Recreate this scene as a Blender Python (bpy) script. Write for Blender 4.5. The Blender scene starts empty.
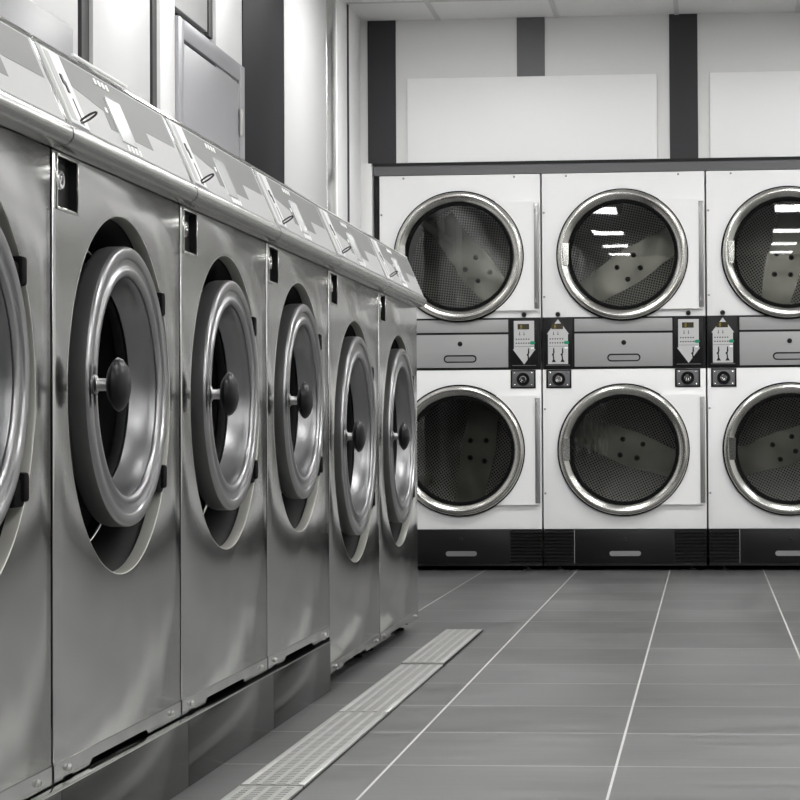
import bpy, bmesh, math, random
from math import pi, sin, cos, radians, sqrt, atan2
from mathutils import Vector, Matrix
random.seed(7)
SC = bpy.context.scene
COL = SC.collection

# ------------------------------------------------------------------ materials
def new_mat(name):
    m = bpy.data.materials.new(name); m.use_nodes = True
    nt = m.node_tree; nt.nodes.clear()
    out = nt.nodes.new('ShaderNodeOutputMaterial')
    return m, nt, out

def principled(name, col, rough=.5, metal=0., coat=0., noise=0., nscale=(6, 6, 6), bump=0., bscale=(3, 3, 3), spec=.5, aniso=0., detail=3., rvar=0.):
    m, nt, out = new_mat(name)
    b = nt.nodes.new('ShaderNodeBsdfPrincipled')
    c = (*col, 1) if len(col) == 3 else col
    b.inputs['Base Color'].default_value = c
    b.inputs['Roughness'].default_value = rough
    b.inputs['Metallic'].default_value = metal
    b.inputs['Coat Weight'].default_value = coat
    b.inputs['Specular IOR Level'].default_value = spec
    b.inputs['Anisotropic'].default_value = aniso
    nt.links.new(b.outputs[0], out.inputs[0])
    if noise or bump or rvar:
        tc = nt.nodes.new('ShaderNodeTexCoord')
    if noise or rvar:
        mp = nt.nodes.new('ShaderNodeMapping'); mp.inputs['Scale'].default_value = nscale
        nt.links.new(tc.outputs['Object'], mp.inputs[0])
        n = nt.nodes.new('ShaderNodeTexNoise'); n.inputs['Scale'].default_value = 1; n.inputs['Detail'].default_value = detail
        nt.links.new(mp.outputs[0], n.inputs['Vector'])
        if noise:
            mx = nt.nodes.new('ShaderNodeMix'); mx.data_type = 'RGBA'
            lo = tuple(max(0, v * (1 - noise)) for v in c[:3]) + (1,)
            hi = tuple(min(1, v * (1 + noise)) for v in c[:3]) + (1,)
            mx.inputs[6].default_value = lo; mx.inputs[7].default_value = hi
            nt.links.new(n.outputs[0], mx.inputs[0]); nt.links.new(mx.outputs[2], b.inputs['Base Color'])
        if rvar:
            mr = nt.nodes.new('ShaderNodeMapRange')
            mr.inputs[3].default_value = max(.02, rough - rvar); mr.inputs[4].default_value = rough + rvar
            nt.links.new(n.outputs[0], mr.inputs[0]); nt.links.new(mr.outputs[0], b.inputs['Roughness'])
    if bump:
        mp2 = nt.nodes.new('ShaderNodeMapping'); mp2.inputs['Scale'].default_value = bscale
        nt.links.new(tc.outputs['Object'], mp2.inputs[0])
        n2 = nt.nodes.new('ShaderNodeTexNoise'); n2.inputs['Scale'].default_value = 1; n2.inputs['Detail'].default_value = 1
        nt.links.new(mp2.outputs[0], n2.inputs['Vector'])
        bp = nt.nodes.new('ShaderNodeBump'); bp.inputs['Distance'].default_value = bump; bp.inputs['Strength'].default_value = 1
        nt.links.new(n2.outputs[0], bp.inputs['Height']); nt.links.new(bp.outputs[0], b.inputs['Normal'])
    return m

def emission(name, col, s):
    m, nt, out = new_mat(name)
    e = nt.nodes.new('ShaderNodeEmission'); e.inputs[0].default_value = (*col, 1); e.inputs[1].default_value = s
    nt.links.new(e.outputs[0], out.inputs[0]); return m

def glass_mat(name, tint, rough=.015, ior=1.55):
    m, nt, out = new_mat(name)
    t = nt.nodes.new('ShaderNodeBsdfTransparent'); t.inputs[0].default_value = (*tint, 1)
    g = nt.nodes.new('ShaderNodeBsdfGlossy'); g.inputs['Roughness'].default_value = rough
    f = nt.nodes.new('ShaderNodeFresnel'); f.inputs['IOR'].default_value = ior
    mx = nt.nodes.new('ShaderNodeMixShader')
    nt.links.new(f.outputs[0], mx.inputs[0]); nt.links.new(t.outputs[0], mx.inputs[1]); nt.links.new(g.outputs[0], mx.inputs[2])
    nt.links.new(mx.outputs[0], out.inputs[0]); return m

def perforated(name, sheet, hole, pitch, axes, rad=.30, metal=.55, rough=.35, cyl_r=None):
    """staggered round holes punched in sheet metal"""
    m, nt, out = new_mat(name)
    b = nt.nodes.new('ShaderNodeBsdfPrincipled'); b.inputs['Metallic'].default_value = metal; b.inputs['Roughness'].default_value = rough
    tc = nt.nodes.new('ShaderNodeTexCoord')
    sp = nt.nodes.new('ShaderNodeSeparateXYZ'); nt.links.new(tc.outputs['Object'], sp.inputs[0])
    cb = nt.nodes.new('ShaderNodeCombineXYZ')
    if cyl_r:
        at = nt.nodes.new('ShaderNodeMath'); at.operation = 'ARCTAN2'
        nt.links.new(sp.outputs['XYZ'.index(axes[0])], at.inputs[0]); nt.links.new(sp.outputs['XYZ'.index(axes[1])], at.inputs[1])
        mu = nt.nodes.new('ShaderNodeMath'); mu.operation = 'MULTIPLY'; mu.inputs[1].default_value = cyl_r
        nt.links.new(at.outputs[0], mu.inputs[0]); nt.links.new(mu.outputs[0], cb.inputs[0])
        nt.links.new(sp.outputs['XYZ'.index(axes[2])], cb.inputs[1])
    else:
        nt.links.new(sp.outputs['XYZ'.index(axes[0])], cb.inputs[0]); nt.links.new(sp.outputs['XYZ'.index(axes[1])], cb.inputs[1])
    mp = nt.nodes.new('ShaderNodeMapping'); mp.inputs['Rotation'].default_value = (0, 0, pi / 4)
    nt.links.new(cb.outputs[0], mp.inputs[0])
    v = nt.nodes.new('ShaderNodeTexVoronoi'); v.voronoi_dimensions = '2D'; v.inputs['Randomness'].default_value = 0; v.inputs['Scale'].default_value = 1 / pitch
    nt.links.new(mp.outputs[0], v.inputs['Vector'])
    lt = nt.nodes.new('ShaderNodeMath'); lt.operation = 'LESS_THAN'; lt.inputs[1].default_value = rad
    nt.links.new(v.outputs['Distance'], lt.inputs[0])
    mx = nt.nodes.new('ShaderNodeMix'); mx.data_type = 'RGBA'; mx.inputs[6].default_value = (*sheet, 1); mx.inputs[7].default_value = (*hole, 1)
    nt.links.new(lt.outputs[0], mx.inputs[0]); nt.links.new(mx.outputs[2], b.inputs['Base Color'])
    nt.links.new(b.outputs[0], out.inputs[0]); return m

def tile_floor():
    m, nt, out = new_mat('grey_porcelain_tiles')
    N = nt.nodes.new; L = nt.links.new
    b = N('ShaderNodeBsdfPrincipled'); L(b.outputs[0], out.inputs[0])
    tc = N('ShaderNodeTexCoord'); sp = N('ShaderNodeSeparateXYZ'); L(tc.outputs['Object'], sp.inputs[0])
    def mth(op, a, bb=None, c=None):
        n = N('ShaderNodeMath'); n.operation = op
        for i, v in enumerate((a, bb, c)):
            if v is None: continue
            if isinstance(v, (int, float)): n.inputs[i].default_value = v
            else: L(v, n.inputs[i])
        return n.outputs[0]
    def line(axis, off, pitch, half):
        p = mth('DIVIDE', mth('SUBTRACT', sp.outputs[axis], off), pitch)
        f = mth('FRACT', p)
        d = mth('MINIMUM', f, mth('SUBTRACT', 1.0, f))
        return mth('LESS_THAN', mth('MULTIPLY', d, pitch), half), mth('FLOOR', p)
    lx, ix = line(0, -.1893, .4637, .0026)
    ly, iy = line(1, 4.16, .4617, .0034)
    wn = N('ShaderNodeTexWhiteNoise'); wn.noise_dimensions = '2D'
    cb = N('ShaderNodeCombineXYZ'); L(ix, cb.inputs[0]); L(iy, cb.inputs[1]); L(cb.outputs[0], wn.inputs['Vector'])
    mp = N('ShaderNodeMapping'); mp.inputs['Scale'].default_value = (2.0, 22, 1); L(tc.outputs['Object'], mp.inputs[0])
    n1 = N('ShaderNodeTexNoise'); n1.inputs['Scale'].default_value = 1; n1.inputs['Detail'].default_value = 6; L(mp.outputs[0], n1.inputs['Vector'])
    n2 = N('ShaderNodeTexNoise'); n2.inputs['Scale'].default_value = 1.6; n2.inputs['Detail'].default_value = 4; L(tc.outputs['Object'], n2.inputs['Vector'])
    s = mth('ADD', mth('MULTIPLY', n1.outputs[0], .55), mth('ADD', mth('MULTIPLY', n2.outputs[0], .35), mth('MULTIPLY', wn.outputs['Value'], .12)))
    cr = N('ShaderNodeValToRGB'); L(s, cr.inputs[0])
    cr.color_ramp.elements[0].position = .36; cr.color_ramp.elements[0].color = (.050, .050, .050, 1)
    cr.color_ramp.elements[1].position = .66; cr.color_ramp.elements[1].color = (.135, .135, .136, 1)
    m1 = N('ShaderNodeMix'); m1.data_type = 'RGBA'; L(mth('MULTIPLY', ly, .8), m1.inputs[0]); L(cr.outputs[0], m1.inputs[6]); m1.inputs[7].default_value = (.34, .34, .33, 1)
    m2 = N('ShaderNodeMix'); m2.data_type = 'RGBA'; L(lx, m2.inputs[0]); L(m1.outputs[2], m2.inputs[6]); m2.inputs[7].default_value = (.50, .50, .49, 1)
    L(m2.outputs[2], b.inputs['Base Color'])
    L(mth('ADD', .30, mth('MULTIPLY', n1.outputs[0], .2)), b.inputs['Roughness'])
    bp = N('ShaderNodeBump'); bp.inputs['Distance'].default_value = .0006; L(n1.outputs[0], bp.inputs['Height']); L(bp.outputs[0], b.inputs['Normal'])
    return m

M = dict(
    floor=tile_floor(),
    steel=principled('brushed_steel', (.66, .66, .65), .17, 1., bump=.005, bscale=(1, 3.6, .8), rvar=.03, nscale=(3, 9, .5), noise=.06),
    steel_console=principled('console_steel', (.66, .66, .65), .24, 1., noise=.05, nscale=(4, 3, 30)),
    bull=principled('rolled_steel_edge', (.55, .55, .535), .27, 1., noise=.12, nscale=(2, 60, 2)),
    door_cast=principled('cast_alloy', (.22, .22, .223), .42, .8, noise=.08, nscale=(9, 9, 9)),
    door_face=principled('polished_alloy', (.38, .38, .385), .30, 1., noise=.06, nscale=(8, 8, 8)),
    bowl=principled('pressed_steel_bowl', (.26, .26, .265), .36, 1., noise=.06, nscale=(5, 5, 5)),
    rimsteel=principled('rolled_rim_steel', (.50, .50, .46), .45, .6),
    screwm=principled('screw_steel', (.35, .35, .34), .4, .9),
    lip=principled('polished_steel', (.78, .78, .75), .10, 1.),
    chrome=principled('chrome', (.85, .85, .85), .08, 1.),
    plinth=principled('dark_brushed_steel', (.085, .085, .082), .18, 1., noise=.08, nscale=(30, 2, 2)),
    black=principled('black_plastic', (.008, .008, .009), .32, spec=.2),
    rubber=principled('black_rubber', (.004, .004, .004), .7, spec=.1),
    void=principled('dark_interior', (.005, .005, .005), .6, spec=.15),
    gasket=principled('dark_gasket', (.012, .012, .012), .4, spec=.25),
    knob=principled('gloss_black_knob', (.005, .005, .006), .32, spec=.22),
    white=principled('white_enamel', (.86, .86, .86), .48, noise=.01, spec=.35),
    coinwhite=principled('coin_plate_white', (.68, .68, .68), .45, spec=.2),
    pillar=principled('charcoal_pillar', (.018, .018, .02), .6, spec=.06),
    whitecard=principled('white_label', (.88, .88, .87), .4),
    palegrey=principled('console_pale_grey', (.42, .42, .42), .5, spec=.2),
    fieldgrey=principled('console_mid_grey', (.19, .19, .188), .5, spec=.2),
    display=principled('pale_display', (.78, .79, .79), .12, .0, coat=.6),
    grey=principled('grey_enamel', (.42, .42, .42), .33, .3, noise=.02),
    greyband=principled('grey_overlay', (.33, .33, .33), .45),
    arrowgrey=principled('light_grey_overlay', (.52, .52, .52), .4),
    baseblack=principled('black_enamel', (.008, .008, .008), .36, spec=.22),
    ring=principled('brushed_ring', (.58, .57, .54), .20, 1., noise=.04, nscale=(8, 8, 8)),
    hinge=principled('hinge_grey', (.30, .30, .30), .35, .6),
    sticker=principled('green_sticker', (.0, .26, .13), .4),
    lcd=principled('dark_display', (.035, .028, .012), .2, coat=.5),
    amber=emission('amber_digit', (.7, .55, .15), .25),
    wall=principled('white_wall_panel', (.76, .76, .75), .45, noise=.02, nscale=(1, 1, 1)),
    wallgrey=principled('grey_wall_box', (.22, .22, .225), .4),
    wallwhite=principled('white_cladding', (.60, .60, .60), .45),
    wallsoft=principled('pale_cladding', (.47, .47, .47), .55, spec=.2),
    wallleft=principled('light_grey_cladding', (.47, .47, .467), .40, noise=.02, nscale=(1, 1, 1)),
    groove=principled('dark_groove', (.016, .016, .016), .5, spec=.2),
    groove2=principled('grey_groove', (.06, .06, .06), .5, spec=.2),
    charcoal=principled('charcoal_panel', (.045, .045, .049), .5, spec=.2),
    midstrip=principled('mid_grey_panel', (.13, .13, .135), .4, spec=.3),
    door=principled('grey_door_paint', (.25, .25, .265), .38, noise=.02),
    board=principled('blank_white_board', (.95, .95, .95), .5),
    ceil=principled('ceiling_tile', (.85, .85, .84), .8, noise=.04, nscale=(60, 60, 60)),
    tbar=principled('ceiling_grid_bar', (.62, .62, .62), .5),
    light=emission('lit_panel', (1., .995, .985), 13.),
    lightframe=principled('lamp_frame', (.8, .8, .8), .4),
    drainm=principled('galvanised_grate', (.50, .50, .485), .36, .5, noise=.12, nscale=(30, 30, 30)),
    slot=principled('slot_dark', (.035, .035, .035), .6, spec=.2),
    glass=glass_mat('smoked_glass', (.62, .62, .61), ior=1.75),
    washglass=glass_mat('washer_glass', (.25, .25, .25), ior=1.12),
    drumback=perforated('perforated_back', (.72, .72, .68), (.012, .012, .012), .0135, 'XZ', .33, metal=.5),
    drumside=perforated('perforated_side', (.42, .42, .40), (.015, .015, .015), .0125, 'XZY', .31, metal=.5, cyl_r=.36),
    vane=principled('drum_plate', (.55, .55, .49), .26, .7, bump=.012, bscale=(5, 5, 5), noise=.25, nscale=(7, 7, 7)),
    cloth=principled('dark_blue_cloth', (.02, .03, .08), .8),
    rear=principled('rear_wall', (.04, .04, .04), .6),
    dado=principled('dark_dado', (.12, .125, .135), .5),
)

# ------------------------------------------------------------------ mesh helpers
def box(bm, lo, hi, bev=0., segs=2):
    lo = Vector(lo); hi = Vector(hi)
    r = bmesh.ops.create_cube(bm, size=1.)
    vs = r['verts']
    for v in vs:
        v.co = Vector([(lo[i] + hi[i]) / 2 + v.co[i] * (hi[i] - lo[i]) for i in range(3)])
    if bev:
        es = list({e for v in vs for e in v.link_edges})
        bmesh.ops.bevel(bm, geom=es, offset=bev, segments=segs, profile=.5, affect='EDGES')

def lathe(bm, prof, axis='X', c=(0, 0, 0), n=96, close=False):
    """prof: list of (radius, height along axis)"""
    rings = []
    c = Vector(c)
    def P(r, h, a):
        if axis == 'X': return c + Vector((h, r * cos(a), r * sin(a)))
        if axis == 'Y': return c + Vector((r * cos(a), h, r * sin(a)))
        return c + Vector((r * cos(a), r * sin(a), h))
    for r, h in prof:
        if r < 1e-6: rings.append([bm.verts.new(P(0, h, 0))])
        else: rings.append([bm.verts.new(P(r, h, 2 * pi * i / n)) for i in range(n)])
    pairs = list(zip(rings[:-1], rings[1:]))
    if close: pairs.append((rings[-1], rings[0]))
    for A, B in pairs:
        for i in range(n):
            j = (i + 1) % n
            if len(A) == 1 and len(B) == 1: continue
            if len(A) == 1: bm.faces.new((A[0], B[i], B[j]))
            elif len(B) == 1: bm.faces.new((A[i], A[j], B[0]))
            else: bm.faces.new((A[i], A[j], B[j], B[i]))

def prism(bm, pts, a0, a1, axis):
    """polygon pts in the other two axes, extruded along axis from a0 to a1"""
    def P(p, a):
        if axis == 'Y': return (p[0], a, p[1])
        if axis == 'X': return (a, p[0], p[1])
        return (p[0], p[1], a)
    A = [bm.verts.new(P(p, a0)) for p in pts]; B = [bm.verts.new(P(p, a1)) for p in pts]
    n = len(pts)
    for i in range(n):
        bm.faces.new((A[i], A[(i + 1) % n], B[(i + 1) % n], B[i]))
    bm.faces.new(A[::-1]); bm.faces.new(B)

def capsule(cx, cz, hw, hh, n=10):
    pts = []
    for i in range(n + 1):
        a = -pi / 2 + pi * i / n; pts.append((cx + hw - hh + hh * cos(a), cz + hh * sin(a)))
    for i in range(n + 1):
        a = pi / 2 + pi * i / n; pts.append((cx - hw + hh + hh * cos(a), cz + hh * sin(a)))
    return pts

def ellipse(cx, cz, rx, rz, n=20):
    return [(cx + rx * cos(2 * pi * i / n), cz + rz * sin(2 * pi * i / n)) for i in range(n)]

def finish(bm, smooth=40):
    bmesh.ops.recalc_face_normals(bm, faces=bm.faces[:])
    if smooth:
        lim = radians(smooth)
        for f in bm.faces: f.smooth = True
        for e in bm.edges:
            if len(e.link_faces) != 2 or e.calc_face_angle(0) > lim: e.smooth = False

def obj(name, bm, mat, parent=None, loc=None, label=None, smooth=40):
    finish(bm, smooth)
    me = bpy.data.meshes.new(name); bm.to_mesh(me); bm.free()
    me.materials.append(M[mat] if isinstance(mat, str) else mat)
    o = bpy.data.objects.new(name, me); COL.objects.link(o)
    if parent: o.parent = parent
    if loc: o.location = loc
    if label: o['label'] = label
    return o

def bx(name, lo, hi, mat, parent=None, bev=0., label=None):
    bm = bmesh.new(); box(bm, lo, hi, bev); return obj(name, bm, mat, parent, label=label)

def thing(name, label, cat, loc=(0, 0, 0), group=None, rotz=0):
    o = bpy.data.objects.new(name, None); COL.objects.link(o); o.location = loc; o.rotation_euler = (0, 0, rotz)
    o.empty_display_size = .1
    o['label'] = label; o['category'] = cat
    if group: o['group'] = group
    return o

def tag(o, label, cat, group=None):
    o['label'] = label; o['category'] = cat
    if group: o['group'] = group
    return o

def struct(o):
    o['kind'] = 'structure'; return o

def copy_tree(o, parent=None):
    c = o.copy(); COL.objects.link(c)
    c.parent = parent
    for ch in list(o.children): copy_tree(ch, c)
    return c

def cut(o, cutters):
    for ct in cutters:
        ct.parent = o.parent
        md = o.modifiers.new('b', 'BOOLEAN'); md.operation = 'DIFFERENCE'; md.solver = 'EXACT'; md.object = ct
    bpy.context.view_layer.update()
    dg = bpy.context.evaluated_depsgraph_get()
    me = bpy.data.meshes.new_from_object(o.evaluated_get(dg))
    o.modifiers.clear(); old = o.data; o.data = me
    for ct in cutters: bpy.data.objects.remove(ct)
    b = bmesh.new(); b.from_mesh(me); finish(b, 35); b.to_mesh(me); b.free()

# ------------------------------------------------------------------ washing machines
PX = -1.015
GW = 'front loading washers in the left row'
def make_washer(label, y0, w, zb, ocz, orad, rcz, rr, knob_y, loc=None):
    t = thing('washing_machine', label, 'washing machine', (PX, y0, 0), GW)
    cy = w / 2
    g = .006
    # cabinet shell (behind the front)
    bm = bmesh.new()
    box(bm, (-.62, g, zb + .004), (-.17, w - g, 1.27))
    box(bm, (-.17, g, zb + .004), (-.04, g + .006, 1.125)); box(bm, (-.17, w - g - .006, zb + .004), (-.04, w - g, 1.125))
    box(bm, (-.17, g, zb + .004), (-.012, w - g, zb + .012)); box(bm, (-.17, g, 1.115), (-.012, w - g, 1.125))
    obj('cabinet', bm, 'gasket', t)
    # front panel with round opening and lock recess
    bm = bmesh.new(); box(bm, (-.0035, g, zb + .028), (0, w - g, 1.126), .0012, 2)
    p = obj('front_panel', bm, 'steel', t)
    b2 = bmesh.new(); lathe(b2, [(0, -.2), (orad, -.2), (orad, .2), (0, .2)], 'X', (0, cy, ocz), 128); c1 = obj('cutter', b2, 'steel')
    b2 = bmesh.new(); box(b2, (-.1, .026, 1.038), (.1, .130, 1.119)); c2 = obj('cutter', b2, 'steel')
    cut(p, [c1, c2])
    # bottom lip with screws
    z = zb; s = .028
    pts = [(g, z + s), (g, z), (.24 * w, z), (.26 * w, z + .009), (.68 * w, z + .009), (.70 * w, z), (w - g, z), (w - g, z + s)]
    bm = bmesh.new(); prism(bm, pts[:2] + [(.05, z), (.05, z + .003), (.10, z + .003), (.10, z)] + pts[2:], -.010, .0008, 'X'); lipo = obj('lower_lip', bm, 'steel', t)
    for yy in (.075, w - .075):
        bm = bmesh.new(); lathe(bm, [(0, .006), (.004, .0055), (.006, .003), (.006, 0)], 'X', (.0015, yy, z + .014), 16); obj('screw', bm, 'screwm', lipo)
    # rolled lip of the opening
    bm = bmesh.new(); lathe(bm, [(orad + .001, -.001), (orad + .0002, .0004), (orad - .0012, -.0004), (orad - .002, -.003), (orad - .003, -.022), (orad + .002, -.022), (orad + .002, -.002)], 'X', (0, cy, ocz), 128, True)
    obj('opening_rim', bm, 'rimsteel', t)
    # tub front inside the opening
    bm = bmesh.new()
    lathe(bm, [(orad + .004, -.023), (orad - .010, -.035), (orad - .03, -.075), (orad - .03, -.11), (orad - .06, -.12), (orad - .075, -.115), (orad - .09, -.14), (.02, -.15), (0, -.15)], 'X', (0, cy, ocz), 96)
    obj('tub_front', bm, 'void', t)
    bm = bmesh.new()
    lathe(bm, [(rr + .022 + .003 * cos(a * pi / 4), -.082 + .003 * sin(a * pi / 4)) for a in range(8)], 'X', (0, cy, ocz), 96, True)
    obj('clamp_ring', bm, 'chrome', t)
    # door
    dcy = cy + .002
    fx = .015
    k = rr / .24
    ri = .1875 * k
    bm = bmesh.new()
    lathe(bm, [(ri + .006, -.020), (rr - .022, -.030), (rr - .007, -.030), (rr - .002, -.026), (rr, -.018), (rr, fx - .007), (rr - .002, fx - .005), (rr - .012, fx - .005), (ri + .006, fx - .012)], 'X', (0, dcy, rcz), 128, True)
    d = obj('door', bm, 'door_cast', t)
    bm = bmesh.new()
    lathe(bm, [(rr - .0002, fx - .0075), (rr - .0006, fx - .004), (rr - .002, fx - .0015), (rr - .005, fx), (rr - .009, fx + .0006), (rr - .018, fx + .0002), (rr - .021, fx - .0012), (rr - .0225, fx - .0045), (rr - .026, fx - .0055), (ri + .020, fx - .0055), (ri + .017, fx - .0045), (ri + .015, fx - .002), (ri + .011, fx - .001), (ri + .005, fx - .0015), (ri + .0015, fx - .004), (ri, fx - .009), (ri + .003, fx - .016)], 'X', (0, dcy, rcz), 128, True)
    obj('face_ring', bm, 'door_face', d)
    bm = bmesh.new()
    gr = .170 * k
    b4 = bmesh.new(); lathe(b4, [(rr - .022, -.024), (rr - .035, -.10), (gr + .012, -.10), (gr + .008, -.046), (ri + .006, -.020)], 'X', (0, dcy, rcz), 96); obj('door_seal', b4, 'void', d)
    lathe(bm, [(ri + .003, fx - .007), (ri - .0005, fx - .012), (ri - .003, fx - .022), (ri - .007, fx - .036), (gr, fx - .054), (gr + .002, fx - .060)], 'X', (0, dcy, rcz), 128)
    obj('bowl', bm, 'bowl', d)
    bm = bmesh.new()
    lathe(bm, [(gr + .002, -.120), (gr * .8, -.110), (gr * .45, -.104), (0, -.102)], 'X', (0, dcy, rcz), 96)
    obj('door_glass', bm, 'washglass', d)
    bm = bmesh.new()
    lathe(bm, [(gr + .001, -.044), (gr - .004, -.050), (gr - .004, -.060), (gr + .004, -.064), (gr + .002, -.135), (.0, -.135)], 'X', (0, dcy, rcz), 64)
    obj('drum_mouth', bm, 'void', d)
    # knob on the door's near side
    kx = .053 if k < 1.1 else .050; kz = rcz - .002
    bm = bmesh.new(); lathe(bm, [(.0165, .010), (.0165, .019), (.012, .021), (.0105, .024), (.0105, kx - .012)], 'X', (0, knob_y, kz), 24)
    obj('knob_shaft', bm, 'door_face', d)
    bm = bmesh.new(); lathe(bm, [(0, kx - .014), (.014, kx - .0135), (.030, kx - .009), (.041, kx - .002), (.0445, kx + .003), (.042, kx + .008), (.034, kx + .014), (.020, kx + .019), (0, kx + .021)], 'X', (0, knob_y, kz), 32)
    obj('knob', bm, 'knob', d)
    # hinges on the far side
    for zz in (.150, -.165):
        yy = cy + sqrt(orad ** 2 - ((zz + rcz - ocz) * (1 if k < 1.1 else 1.15)) ** 2) - .036
        zc = rcz + zz * k
        bm = bmesh.new(); box(bm, (-.05, yy - .030, zc - .024), (.004, yy + .016, zc + .020), .006); box(bm, (-.012, yy - .004, zc - .016), (.010, yy + .020, zc + .028), .005)
        obj('hinge', bm, 'rubber', t)
    # lock recess
    bm = bmesh.new()
    for lo, hi in (((-.004, .022, 1.034), (.0025, .134, 1.039)), ((-.004, .022, 1.118), (.0025, .134, 1.1225)), ((-.004, .022, 1.034), (.0025, .0265, 1.1225)), ((-.004, .1295, 1.034), (.0025, .134, 1.1225))):
        box(bm, lo, hi, .001)
    lb = obj('lock_recess', bm, 'lip', t)
    bm = bmesh.new(); box(bm, (-.016, .024, 1.036), (-.014, .132, 1.121)); box(bm, (-.03, .024, 1.036), (0, .0275, 1.121)); box(bm, (-.03, .1285, 1.036), (0, .132, 1.121)); box(bm, (-.03, .026, 1.036), (0, .13, 1.0385)); box(bm, (-.03, .026, 1.1185), (0, .13, 1.121))
    obj('recess_liner', bm, 'gasket', lb)
    bm = bmesh.new(); lathe(bm, [(.017, -.015), (.017, -.003), (.014, .001), (.009, .001), (.008, -.003), (.004, -.003), (0, -.003)], 'X', (0, .050, 1.083), 32)
    obj('key_lock', bm, 'chrome', lb)
    # console: sloped control head
    P0 = Vector((-.035, 0, 1.305)); P1 = Vector((.027, 0, 1.162))
    bm = bmesh.new(); prism(bm, [(-.62, 1.275), (-.62, 1.14), (-.01, 1.127), (.020, 1.135), (P1.x, P1.z), (P0.x, P0.z), (-.041, 1.309), (-.05, 1.309), (-.10, 1.30)], .002, w - .002, 'Y')
    cons = obj('console', bm, 'steel_console', t)
    # rolled edge below
    arc = [(.026, 1.164)] + [(.014 + .022 * cos(a), 1.148 + .019 * sin(a)) for a in [radians(x) for x in (60, 40, 20, 0, -20, -40, -60, -80)]] + [(.002, 1.127), (.0, 1.140)]
    bm = bmesh.new(); prism(bm, arc, .003, w - .003, 'Y'); obj('rolled_edge', bm, 'bull', t)
    # trim strip along the top of the slope
    dirv = (P1 - P0).normalized(); nrm = Vector((dirv.z * -1, 0, dirv.x)); 
    if nrm.x < 0: nrm = -nrm
    Ls = (P1 - P0).length
    def slope_poly(pts, h0, h1, name, mat, parent, bev=0):
        bm = bmesh.new()
        A = [bm.verts.new(P0 + dirv * (v * Ls) + nrm * h0 + Vector((0, u * w, 0))) for u, v in pts]
        B = [bm.verts.new(P0 + dirv * (v * Ls) + nrm * h1 + Vector((0, u * w, 0))) for u, v in pts]
        n = len(pts)
        for i in range(n): bm.faces.new((A[i], A[(i + 1) % n], B[(i + 1) % n], B[i]))
        bm.faces.new(A[::-1]); bm.faces.new(B)
        return obj(name, bm, mat, parent)
    R = lambda u0, u1, v0, v1: [(u0, v0), (u1, v0), (u1, v1), (u0, v1)]
    slope_poly(R(.006, .994, .0, .035), -.001, .0022, 'top_trim', 'lip', cons)
    ov = slope_poly(R(.015, .985, .06, .97), -.001, .0010, 'overlay', 'palegrey', cons)
    slope_poly([(.165, .08), (.965, .08), (.965, .52), (.70, .52), (.70, .76), (.36, .76), (.36, .54), (.165, .42)], .0, .0014, 'stepped_field', 'fieldgrey', ov)  # mid grey stepped field over the paler overlay
    # coin plate, slot and turn key
    cp = slope_poly(R(.030, .150, .09, .95), .0, .0030, 'coin_plate', 'coinwhite', cons)
    slope_poly(R(.042, .075, .12, .90), .0, .0036, 'inset', 'palegrey', cp)
    slope_poly([(.088, .36), (.102, .36), (.102, .42), (.112, .44), (.112, .56), (.100, .56), (.100, .48), (.088, .46)], .0, .0045, 'coin_slot', 'black', cp)
    slope_poly(R(.112, .116, .62, .92), .0, .0038, 'groove', 'slot', cp)
    # key loop standing off the slope
    bm = bmesh.new()
    base = P0 + dirv * (.90 * Ls) + Vector((0, .098 * w, 0))
    ax = (nrm * .9 + Vector((0, .35, .25))).normalized(); side = Vector((0, 1, 0)).cross(ax).normalized()
    ring_pts = []
    for i in range(16):
        a = 2 * pi * i / 16
        ring_pts.append(base + ax * (.017 - .016 * cos(a)) + side * (.0035 * sin(a)))
    up = ax.cross(side).normalized()
    rr_ = []
    for i, pnt in enumerate(ring_pts):
        nx = ring_pts[(i + 1) % 16]; tn = (nx - ring_pts[i - 1]).normalized(); b1 = up; b0 = tn.cross(b1).normalized()
        rr_.append([bm.verts.new(pnt + b0 * (.0018 * cos(2 * pi * j / 6)) + b1 * (.0026 * sin(2 * pi * j / 6))) for j in range(6)])
    for i in range(16):
        for j in range(6):
            bm.faces.new((rr_[i][j], rr_[i][(j + 1) % 6], rr_[(i + 1) % 16][(j + 1) % 6], rr_[(i + 1) % 16][j]))
    obj('key_loop', bm, 'slot', cp)
    # display and rows of touch buttons
    slope_poly(R(.415, .53, .32, .86), .0, .0035, 'display', 'display', ov)
    for i in range(4):
        u = .385 + i * .030
        slope_poly(R(u, u + .014, .12 , .19), .0, .0026, 'button', 'whitecard', ov)
        slope_poly(R(u + .055, u + .069, .885, .955), .0, .0026, 'button', 'whitecard', ov)
    slope_poly(R(.375, .390, .48, .54), .0, .0026, 'button', 'whitecard', ov)
    # feet
    for yy in (.09, w - .09):
        bm = bmesh.new(); lathe(bm, [(0, -.0), (.022, .0), (.022, .008), (.010, .010), (.010, .05), (0, .05)], 'Z', (-.06, yy, zb - .034 if zb < .08 else zb - .0), 20)
        if zb < .08: obj('foot', bm, 'rubber', t)
        else: bm.free()
    return t

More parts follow.
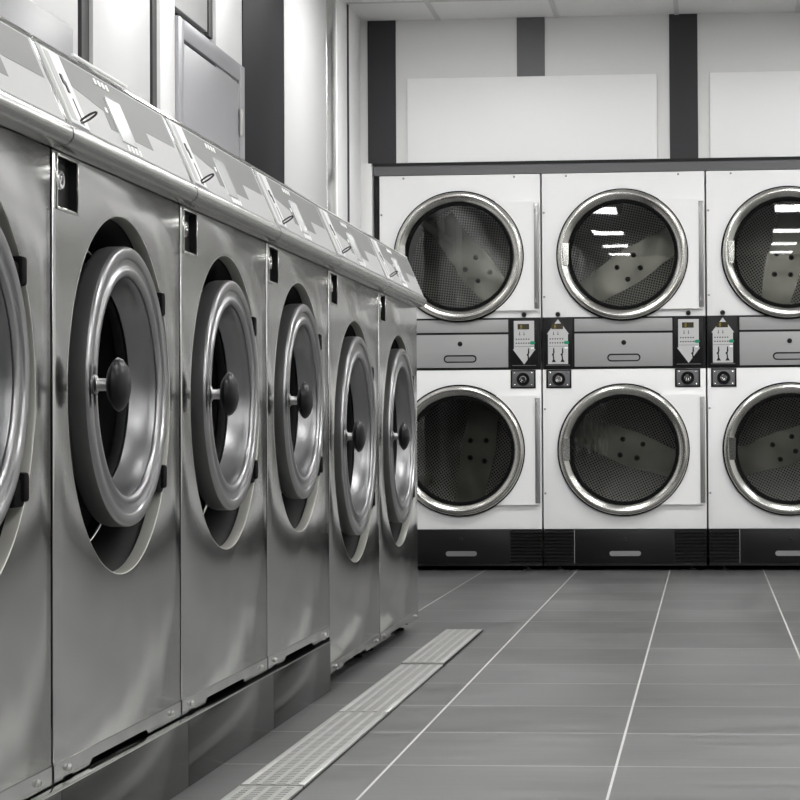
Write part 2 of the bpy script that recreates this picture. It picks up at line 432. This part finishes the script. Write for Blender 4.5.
w1 = make_washer('near small steel washer fully in view, white strip lying on its control head', 3.10, .776, .138, .7485, .311, .7635, .244, .170)
def place_washer(src, y, label):
    c = copy_tree(src); c.location = (PX, y, 0); c['label'] = label; return c
place_washer(w1, 3.10 - .776, 'steel washer nearest the camera, cut off by the left edge of the photo')
place_washer(w1, 3.876, 'second complete steel washer from the left, raised on the plinth')
place_washer(w1, 4.652, 'steel washer at the far end of the raised plinth, beside the larger floor standing ones')
w4 = make_washer('larger steel washer standing directly on the floor just past the end of the plinth', 5.430, .843, .036, .660, .349, .677, .288, .166)
place_washer(w4, 6.273, 'larger steel washer at the far end of the row, nearest the stacked dryers')

# white strip on top of the first full washer
tag(bx('plastic_strip', (-1.052, 3.315, 1.3095), (-1.046, 3.63, 1.315), 'whitecard', bev=.001), 'thin white strip lying along the top edge of the near washer', 'strip')

# plinth under the four smaller washers
t = thing('washer_plinth', 'dark polished steel plinth raising the four smaller washers', 'plinth', (-1.0, 0, 0))
ys = [1.5, 2.324, 3.10, 3.876, 4.652, 5.362]
for a, b in zip(ys[:-1], ys[1:]):
    bx('plinth_panel', (-.03, a + .001, .0), (0, b - .001, .132), 'plinth', t, .002)
bm = bmesh.new(); box(bm, (-.62, 1.5, .0), (-.03, 5.36, .130)); obj('plinth_core', bm, 'plinth', t)
bx('top_edge', (-.035, 1.5, .1295), (.0015, 5.362, .1345), 'lip', t, .001)

# ------------------------------------------------------------------ stacked tumble dryers
YD = 10.17
def make_dryer(label):
    t = thing('stacked_tumble_dryer', label, 'tumble dryer', (-.41, YD, 0), 'white stacked tumble dryers along the back wall')
    hw = .4065
    # outer case
    bm = bmesh.new()
    for s in (-1, 1):
        x0 = s * hw; x1 = s * (hw - .004)
        box(bm, (min(x0, x1), .001, .03), (max(x0, x1), .88, 1.985))
    box(bm, (-hw, .001, 1.981), (hw, .88, 1.986)); box(bm, (-hw, .875, .03), (hw, .88, 1.985))
    box(bm, (-hw, .001, 1.05), (hw, .87, 1.20)); box(bm, (-hw, .03, .03), (hw, .87, .20))
    obj('case', bm, 'white', t)
    for zc, z0, z1, rot in ((1.575, 1.266, 1.987, 0), (.602, .208, 1.006, 1)):
        bm = bmesh.new(); box(bm, (-hw, -.001, z0), (hw, .012, z1), .002)
        p = obj('front_panel', bm, 'white', t)
        b2 = bmesh.new(); lathe(b2, [(0, -.2), (.292, -.2), (.292, .2), (0, .2)], 'Y', (0, 0, zc), 96); c1 = obj('cutter', b2, 'white')
        cut(p, [c1])
        for sx, sz in ([(-.284, 1.974), (.276, 1.974), (-.397, 1.791), (-.397, 1.369)] if z0 > 1 else [(-.397, .807), (-.397, .386)]):
            bm = bmesh.new(); lathe(bm, [(0, -.003), (.004, -.0028), (.0055, -.001), (.0055, 0)], 'Y', (sx, -.001, sz), 12); obj('screw', bm, 'hinge', p)
        # drum
        bm = bmesh.new(); lathe(bm, [(.292, .0), (.285, .035), (.36, .06), (.36, .80)], 'Y', (0, 0, 0), 96)
        dr = obj('drum', bm, 'drumside', t, (0, 0, zc))
        bm = bmesh.new(); lathe(bm, [(.362, .80), (.30, .792), (.06, .788), (0, .788)], 'Y', (0, 0, 0), 96); obj('drum_back', bm, 'drumback', dr)
        # bolted plate across the back of the drum, gently waisted
        bm = bmesh.new()
        N_ = 24; top = []; bot = []
        for i in range(N_ + 1):
            x = -.33 + .66 * i / N_
            h = .088 + .008 * cos(x * 14)
            top.append((x, h)); bot.append((x, -h))
        prism(bm, top + bot[::-1], .772, .790, 'Y'); pl = obj('drum_plate', bm, 'vane', dr)
        for bxx, bzz in ((-.055, .035), (.055, .045), (-.04, -.05), (.05, -.035)):
            bm = bmesh.new(); lathe(bm, [(0, .758), (.008, .758), (.010, .762), (.010, .768), (.014, .769), (.014, .773)], 'Y', (bxx, 0, bzz), 16); obj('bolt', bm, 'gasket', pl)
        # lifting vanes
        for a in (20, 140, 260):
            bm = bmesh.new(); prism(bm, [(-.045, .362), (.045, .362), (.014, .29), (-.014, .29)], .08, .78, 'Y')
            bmesh.ops.rotate(bm, verts=bm.verts, cent=(0, 0, 0), matrix=Matrix.Rotation(radians(a), 3, 'Y'))
            obj('vane', bm, 'vane', dr)
        # door: plate, ring, glass, latch, hinge
        a0 = math.asin(.273 / .30)
        arc = [(.30 * cos(a0 - 2 * a0 * i / 24), .30 * sin(a0 - 2 * a0 * i / 24)) for i in range(25)]
        pts = [(x, z + zc) for x, z in [(.392, .273)] + arc + [(.392, -.273)]]
        bm = bmesh.new(); prism(bm, pts, -.020, -.002, 'Y'); d = obj('door', bm, 'white', t)
        bm = bmesh.new(); lathe(bm, [(.296, .0), (.330, .0), (.331, -.014), (.328, -.022), (.322, -.024), (.300, -.02)], 'Y', (-.004, 0, zc), 128, True); obj('door_gasket', bm, 'rubber', d)
        bm = bmesh.new(); lathe(bm, [(.302, -.012), (.323, -.020), (.3235, -.028), (.320, -.036), (.312, -.041), (.302, -.042), (.288, -.036), (.277, -.026), (.271, -.018), (.271, -.010)], 'Y', (-.004, 0, zc), 128, True); obj('door_ring', bm, 'ring', d)
        bm = bmesh.new(); lathe(bm, [(.272, -.006), (.272, -.020), (.269, -.022), (.260, -.021), (.257, -.016), (.257, -.004)], 'Y', (-.002, 0, zc), 96, True); obj('glass_seal', bm, 'rubber', d)
        bm = bmesh.new(); lathe(bm, [(.259, -.010), (.15, -.0125), (0, -.014)], 'Y', (-.002, 0, zc), 96); obj('door_glass', bm, 'glass', d)
        bm = bmesh.new(); prism(bm, [(-.300, zc + .058), (-.270, zc + .058), (-.270, zc - .040), (-.274, zc - .052), (-.296, zc - .052)], -.052, -.030, 'Y'); obj('latch', bm, 'lip', d)
        bm = bmesh.new(); box(bm, (.376, -.026, zc - .265), (.400, -.020, zc + .262), .001); box(bm, (.385, -.034, zc - .25), (.397, -.024, zc + .25), .003)
        for dz in (-.22, .22): box(bm, (.380, -.031, zc + dz - .012), (.398, -.0335, zc + dz + .012), .001)
        obj('hinge', bm, 'hinge', d)
    # control band
    bm = bmesh.new(); box(bm, (-hw, -.003, 1.006), (hw, .012, 1.266)); cb = obj('control_band', bm, 'baseblack', t)
    bx('band_strip', (-.246, -.008, 1.194), (.242, -.002, 1.257), 'greyband', cb, .001)
    dw = bx('lint_drawer', (-.246, -.010, 1.018), (.242, -.002, 1.183), 'greyband', t, .0015)
    bm = bmesh.new(); prism(bm, capsule(0, 1.062, .083, .019), -.0125, -.009, 'Y'); obj('drawer_handle', bm, 'black', dw)
    bm = bmesh.new(); prism(bm, capsule(0, 1.061, .076, .0125), -.0140, -.0120, 'Y'); obj('handle_recess', bm, 'hinge', dw)
    bm = bmesh.new(); lathe(bm, [(0, -.016), (.006, -.016), (.012, -.014), (.0125, -.009)], 'Y', (0, 0, 1.137), 20); obj('keyhole', bm, 'black', dw)
    for s, cx in ((-1, -.329), (1, .322)):
        cpn = bx('control_panel', (cx - .072, -.007, 1.012), (cx + .072, -.003, 1.260), 'black', t, .001, label='black control panel with grey arrow pointing ' + ('up' if s < 0 else 'down'))
        if s < 0: pts = [(cx, 1.256), (cx + .056, 1.182), (cx + .050, 1.182), (cx + .050, 1.032), (cx - .050, 1.032), (cx - .050, 1.182), (cx - .056, 1.182)]
        else: pts = [(cx - .051, 1.250), (cx + .051, 1.250), (cx + .051, 1.108), (cx + .057, 1.108), (cx, 1.032), (cx - .057, 1.108), (cx - .051, 1.108)]
        bm = bmesh.new(); prism(bm, pts, -.0085, -.006, 'Y'); ar = obj('arrow_graphic', bm, 'arrowgrey', cpn)
        bx('display', (cx - .032, -.0100, 1.207), (cx + .026, -.008, 1.234), 'lcd', cpn)
        bm = bmesh.new()
        for lo, hi in (((-.018, 1.227), (-.010, 1.229)), ((-.018, 1.219), (-.010, 1.221)), ((-.018, 1.211), (-.010, 1.213)), ((-.018, 1.211), (-.0165, 1.229)), ((-.0115, 1.211), (-.010, 1.229))):
            box(bm, (cx + lo[0], -.0106, lo[1]), (cx + hi[0], -.0095, hi[1]))
        obj('lit_digit', bm, 'amber', cpn)
        # key symbols
        bm = bmesh.new()
        for r_, zz in enumerate((1.158, 1.138)):
            for i in range(6):
                x = cx - .042 + i * .0125
                box(bm, (x, -.0092, zz - .003), (x + .0065, -.0080, zz + .003)); 
        for x in (-.022, .0):
            box(bm, (cx + x - .0015, -.0092, 1.178), (cx + x + .0015, -.008, 1.194)); box(bm, (cx + x - .004, -.0092, 1.178), (cx + x + .004, -.008, 1.181))
        box(bm, (cx - .048, -.0090, 1.1205), (cx + .048, -.0080, 1.1220))
        obj('key_symbols', bm, 'slot', ar)
        bm = bmesh.new(); prism(bm, ellipse(cx + .042, 1.139, .0135, .0085), -.0100, -.0080, 'Y'); obj('green_mark', bm, 'sticker', ar)
        bm = bmesh.new(); box(bm, (cx + .033, -.0095, 1.109), (cx + .050, -.008, 1.117)); obj('white_mark', bm, 'whitecard', ar)
        # lever pictogram
        for off in ((.022, -.022) if s < 0 else (.022,)):
            x = cx + off; bm = bmesh.new()
            for q in ([(-.002, 1.112), (.003, 1.112), (.005, 1.090), (.001, 1.083), (-.003, 1.086)], [(-.008, 1.083), (.0, 1.088), (.003, 1.079), (-.004, 1.074), (-.010, 1.077)], [(-.005, 1.076), (.0015, 1.076), (.004, 1.052), (-.003, 1.052)], [(-.010, 1.042), (.012, 1.042), (.005, 1.054), (-.004, 1.054)]):
                prism(bm, [(x + a, b) for a, b in q], -.0096, -.008, 'Y')
            obj('lever_pictogram', bm, 'black', ar)
        bx('panel_line', (cx - .060, -.0082, 1.0255), (cx + .060, -.0068, 1.0275), 'hinge', cpn)
        bm = bmesh.new(); lathe(bm, [(0, -.016), (.009, -.0155), (.012, -.010), (.0125, -.001)], 'Y', (cx, 0, 1.281), 24); obj('pilot_knob', bm, 'black', t)
        # coin lock
        lx = cx - .006 if s > 0 else cx + .003
        lk = bx('lock_plate', (lx - .063, -.006, .912), (lx + .063, -.001, 1.004), 'black', t, .001)
        bx('lock_face', (lx - .054, -.0085, .919), (lx + .054, -.005, .997), 'midstrip', lk, .001)
        bm = bmesh.new(); lathe(bm, [(.031, -.008), (.033, -.014), (.030, -.017), (.024, -.012), (.022, -.010), (0, -.010)], 'Y', (lx, 0, .957), 32); obj('lock_cup', bm, 'black', lk)
        bm = bmesh.new(); lathe(bm, [(.017, -.010), (.017, -.020), (.014, -.023), (.008, -.023), (.007, -.019), (0, -.019)], 'Y', (lx, 0, .957), 24); obj('lock_core', bm, 'chrome', lk)
        bm = bmesh.new()
        for ax_ in (-1, 1):
            for az in (-1, 1): lathe(bm, [(0, -.013), (.004, -.012), (.006, -.008)], 'Y', (lx + ax_ * .043, 0, .958 + az * .030), 12)
        obj('lock_screws', bm, 'chrome', lk)
    # base
    bm = bmesh.new(); box(bm, (-hw, .001, .026), (hw, .03, .208)); box(bm, (-hw, -.004, .024), (hw, .01, .034), .001); bs = obj('base', bm, 'baseblack', t)
    for s in (-1, 1):
        x0, x1 = (-.404, -.256) if s < 0 else (.248, .404)
        bm = bmesh.new()
        for i in range(9):
            z = .046 + i * .0175
            prism(bm, [(-.001, z), (-.007, z + .003), (-.007, z + .007), (.004, z + .015), (.004, z)], x0, x1, 'X')
        obj('vent_louvres', bm, 'baseblack', bs)
    dp = bx('filter_drawer', (-.250, -.006, .038), (.244, .001, .205), 'baseblack', t, .001, label='black lower drawer with grey slot handle')
    bx('edge_line', (-.2545, -.006, .038), (-.2515, .001, .205), 'hinge', bs); bx('edge_line', (.2455, -.006, .038), (.2470, .001, .205), 'slot', bs)
    bm = bmesh.new(); prism(bm, capsule(0, .086, .078, .0125), -.009, -.005, 'Y'); obj('drawer_handle', bm, 'hinge', dp)
    bm = bmesh.new(); lathe(bm, [(0, -.011), (.007, -.010), (.009, -.006)], 'Y', (0, 0, .158), 16); obj('keyhole', bm, 'gasket', dp)
    for x in (-.33, .33):
        bm = bmesh.new(); lathe(bm, [(0, 0), (.024, 0), (.024, .008), (.009, .011), (.009, .03), (0, .03)], 'Z', (x, .035, 0), 20); obj('foot', bm, 'gasket', bs)
    return t

d2 = make_dryer('white stacked dryer in the middle, all of both round doors visible')
def drums(o): return [c for c in o.children if c.name.startswith('drum')]
def place_dryer(x, label, rots, grp=True):
    c = copy_tree(d2); c.location = (x, YD, 0); c['label'] = label
    for dr, r in zip(drums(c), rots): dr.rotation_euler = (0, radians(r), 0)
    return c
place_dryer(-1.231, 'white stacked dryer at the left, partly hidden behind the end of the washer row', (52, 100))
place_dryer(.411, 'white stacked dryer at the right, cut off by the edge of the photo', (-78, -18))
place_dryer(1.232, 'white stacked dryer standing beyond the right edge of the photo', (10, 60))
place_dryer(2.053, 'white stacked dryer farthest to the right, beyond the photo', (40, 150))
for dr, r in zip(drums(d2), (-32, 20)): dr.rotation_euler = (0, radians(r), 0)

# ------------------------------------------------------------------ room
XL = -1.74; YB = 10.19; ZC = 2.778; XR = 4.0; YR = -4.0
struct(bx('floor', (XL - .05, YR - .05, -.06), (XR + .05, 11.2, 0), 'floor'))
struct(bx('ceiling', (XL - .05, YR - .05, ZC), (XR + .05, 11.2, ZC + .06), 'ceil'))
bm = bmesh.new()
box(bm, (XL, YB, 2.045), (XR, YB + .06, ZC)); box(bm, (XL - .02, 11.14, 0), (XR, 11.2, 2.1)); box(bm, (XL, YB + .06, 2.045), (XR, 11.2, 2.10)); box(bm, (2.48, YB - .01, 0), (XR, YB + .05, 2.045))
struct(obj('wall_back', bm, 'wall'))
struct(bx('wall_left', (XL - .08, YR, 0), (XL - .025, 11.2, ZC), 'groove'))
struct(bx('wall_right', (XR, YR, 0), (XR + .06, 11.2, ZC), 'wall'))
bm = bmesh.new(); box(bm, (XL - .08, YR - .06, 0), (XR, YR, ZC)); struct(obj('wall_rear', bm, 'rear'))

tn = [0]
def trim(bm_or, mat):
    tn[0] += 1
    return struct(obj('trim_%d' % tn[0], bm_or, mat))
def tbox(lo, hi, mat, bev=0):
    bm = bmesh.new(); box(bm, lo, hi, bev); return trim(bm, mat)
# left wall cladding (y from, y to, material, proud)
for a, b, m, pr in ((YR, 5.548, 'wallleft', 0), (5.69, 6.287, 'wallleft', 0), (6.41, 6.592, 'wallwhite', 0), (7.155, 7.567, 'wallwhite', 0), (7.567, 8.317, 'pillar', .004), (8.317, 9.254, 'wallsoft', .006), (9.482, 9.745, 'board', .015), (9.745, 9.800, 'groove', .0155), (9.800, 10.125, 'board', .015), (10.125, YB, 'wallwhite', 0)):
    z0 = 0
    tbox((XL - .03, a, z0), (XL + pr, b, ZC), m, .002)
tbox((XL - .03, 6.592, 2.10), (XL, 7.03, ZC), 'wallleft', .002)
tbox((XL - .026, 5.62, 0), (XL - .012, 5.69, ZC), 'groove2')
tbox((XL - .026, 6.36, 0), (XL - .012, 6.41, ZC), 'groove2')
tbox((XL - .026, 7.10, 2.1), (XL - .012, 7.155, ZC), 'groove2')
tbox((XL - .03, 9.254, 0), (XL + .010, 9.482, ZC), 'steel_console', .006)
# grey metal hatch / door in the left wall
d = thing('service_door', 'flat grey metal service door with a hinge, in the left wall above the washers', 'door', (XL, 6.592, 0))
bm = bmesh.new()
box(bm, (-.02, 0.006, 0), (.010, .075, 2.07), .001); box(bm, (-.02, .895, 0), (.010, .974, 2.07), .001); box(bm, (-.02, .0745, 2.005), (.010, .8955, 2.07), .001)
obj('door_frame', bm, 'door', d)
lf = bx('door_leaf', (-.02, .085, .01), (.008, .886, 1.992), 'door', d, .002)
for z in (1.805, .4):
    bm = bmesh.new(); lathe(bm, [(0, -.05), (.010, -.05), (.010, .05), (0, .05)], 'Z', (.014, .892, z + .045), 16)
    obj('hinge', bm, 'screwm', lf)
# grey box at top left
c = thing('wall_cabinet', 'plain grey metal wall box at the top left behind the nearest washers', 'cabinet', (XL, 4.40, 1.2))
bx('box_body', (-.01, 0, 0), (.10, .79, .545), 'wallgrey', c, .003); bx('box_door', (.10, .02, .02), (.104, .77, .525), 'wallgrey', c, .002)

# back wall strips
tbox((-1.697, YB - .006, 2.046), (-1.554, YB + .01, ZC), 'charcoal')
tbox((-.939, YB - .006, 2.046), (-.798, YB + .01, ZC), 'midstrip')  # same strip as the charcoal ones; lamp brightness put into the paler grey
for x in (-.174, 1.35, 2.87): tbox((x, YB - .006, 2.046), (x + .141, YB + .01, ZC), 'charcoal')
tbox((.585, YB - .006, 2.046), (.726, YB + .01, ZC), 'midstrip')  # repeats the paler, light-painted grey of the middle strip
# dark ledge over the dryers, filler post at left
bm = bmesh.new(); box(bm, (-1.668, YD + .006, 1.991), (2.47, YB + .06, 2.040)); trim(bm, 'midstrip')
bm = bmesh.new(); box(bm, (-1.668, YD - .004, 2.040), (2.47, YB + .06, 2.052)); trim(bm, 'groove')
tbox((-1.668, YD + .03, 0), (-1.646, YD + .08, 1.99), 'groove')
tbox((XL, YD - .02, 0), (-1.673, YD + .06, 2.050), 'wall', .002)
# blank white boards
for i, (x, lb) in enumerate(((-1.494, 'wide blank white board on the back wall above the left and middle dryers'), (.027, 'blank white board on the back wall at the right edge of the photo'))):
    o = tag(bx('white_board', (x, YB - .016, 2.053), (x + 1.256, YB - .006, 2.479), 'board', bev=.001), lb, 'board', 'blank boards above the dryers')

# ceiling grid
bm = bmesh.new()
x = -1.336
while x < XR:
    box(bm, (x - .012, YR, ZC - .004), (x + .012, YB, ZC + .002)); x += .6
y = 9.75
while y > YR:
    box(bm, (XL, y - .012, ZC - .0035), (XR, y + .012, ZC + .002)); y -= .6
struct(obj('ceiling_grid', bm, 'tbar')).name = 'trim_%d' % (tn[0] + 1)
# ceiling lights
lamp = None
for X0 in (-1.336, .464, 2.264):
    for Y0 in (8.85 - .3, 6.15, 3.75, 1.35, -1.05, -3.2):
        if lamp is None:
            lamp = thing('ceiling_light', 'flush square ceiling light', 'ceiling light', (X0 + .3, Y0, ZC), 'square ceiling lights of the laundry')
            bm = bmesh.new()
            for lo, hi in (((-.296, -.296), (.296, -.28)), ((-.296, .28), (.296, .296)), ((-.296, -.28), (-.28, .28)), ((.28, -.28), (.296, .28))):
                box(bm, (*lo, -.010), (*hi, -.001))
            obj('lamp_frame', bm, 'lightframe', lamp)
            bx('diffuser', (-.28, -.28, -.008), (.28, .28, -.003), 'light', lamp)
        else:
            c = copy_tree(lamp); c.location = (X0 + .3, Y0, ZC)

# ------------------------------------------------------------------ floor drain covers
def make_grate():
    bm = bmesh.new()
    W, L_ = .124, 1.022
    # frame rails and cross bars with open slots in between
    box(bm, (-W / 2, 0, .001), (-W / 2 + .014, L_, .006), .0008); box(bm, (W / 2 - .014, 0, .001), (W / 2, L_, .006), .0008)
    for xx in (-.028, 0, .028): box(bm, (xx - .0045, .0, .0015), (xx + .0045, L_, .0062))
    n = 52
    for i in range(n + 1):
        y = i * (L_ - .008) / n
        box(bm, (-W / 2 + .01, y, .001), (W / 2 - .01, y + .0105, .0055))
    t = thing('drain_grate', '', 'drain cover', (-.838, 0, 0), 'steel drain covers in the floor channel')
    obj('grate', bm, 'drainm', t)
    bx('channel_bed', (-W / 2 - .0035, 0.0, .0003), (W / 2 + .0035, L_ + .0175, .001), 'void', t)
    return t
g0 = make_grate()
labels = [(5.965, 'steel drain cover at the far end of the channel, ending by the last washer'), (4.925, 'slotted steel drain cover second from the far end of the channel'), (3.885, 'slotted steel drain cover third from the far end, level with the plinth'), (2.845, 'steel drain cover nearest the camera, cut off by the bottom of the photo')]
for i, (y, lb) in enumerate(labels):
    g = g0 if i == 0 else copy_tree(g0)
    g.location = (-.838, y, 0.0); g['label'] = lb
g0.location.z = .004

# ------------------------------------------------------------------ camera
cam = bpy.data.cameras.new('camera'); co = bpy.data.objects.new('camera', cam); COL.objects.link(co); SC.camera = co
F = 2040.; PPX, PPY = 543., 400.
yv = Vector(((707 - PPX) / F, -(435 - PPY) / F, 1.)).normalized()
up = Vector((-.0075, 1, 0)); up = (up - yv * up.dot(yv)).normalized()
xv = Vector((up.y * yv.z - up.z * yv.y, up.z * yv.x - up.x * yv.z, up.x * yv.y - up.y * yv.x))
right = Vector((xv[0], yv[0], up[0])); upw = Vector((xv[1], yv[1], up[1])); fwd = Vector((xv[2], yv[2], up[2]))
mat = Matrix(((right.x, upw.x, -fwd.x, 0), (right.y, upw.y, -fwd.y, 0), (right.z, upw.z, -fwd.z, .673), (0, 0, 0, 1)))
co.matrix_world = mat
cam.sensor_width = 36; cam.lens = F / 800 * 36; cam.shift_x = -(PPX - 400) / 800; cam.shift_y = (PPY - 400) / 800
cam.clip_start = .05; cam.clip_end = 100

w = bpy.data.worlds.new('world'); SC.world = w; w.use_nodes = True
w.node_tree.nodes['Background'].inputs[0].default_value = (.5, .5, .5, 1); w.node_tree.nodes['Background'].inputs[1].default_value = .2
SC.view_settings.view_transform = 'Standard'; SC.view_settings.look = 'None'; SC.view_settings.gamma = 1
SC.view_settings.exposure = 1.12
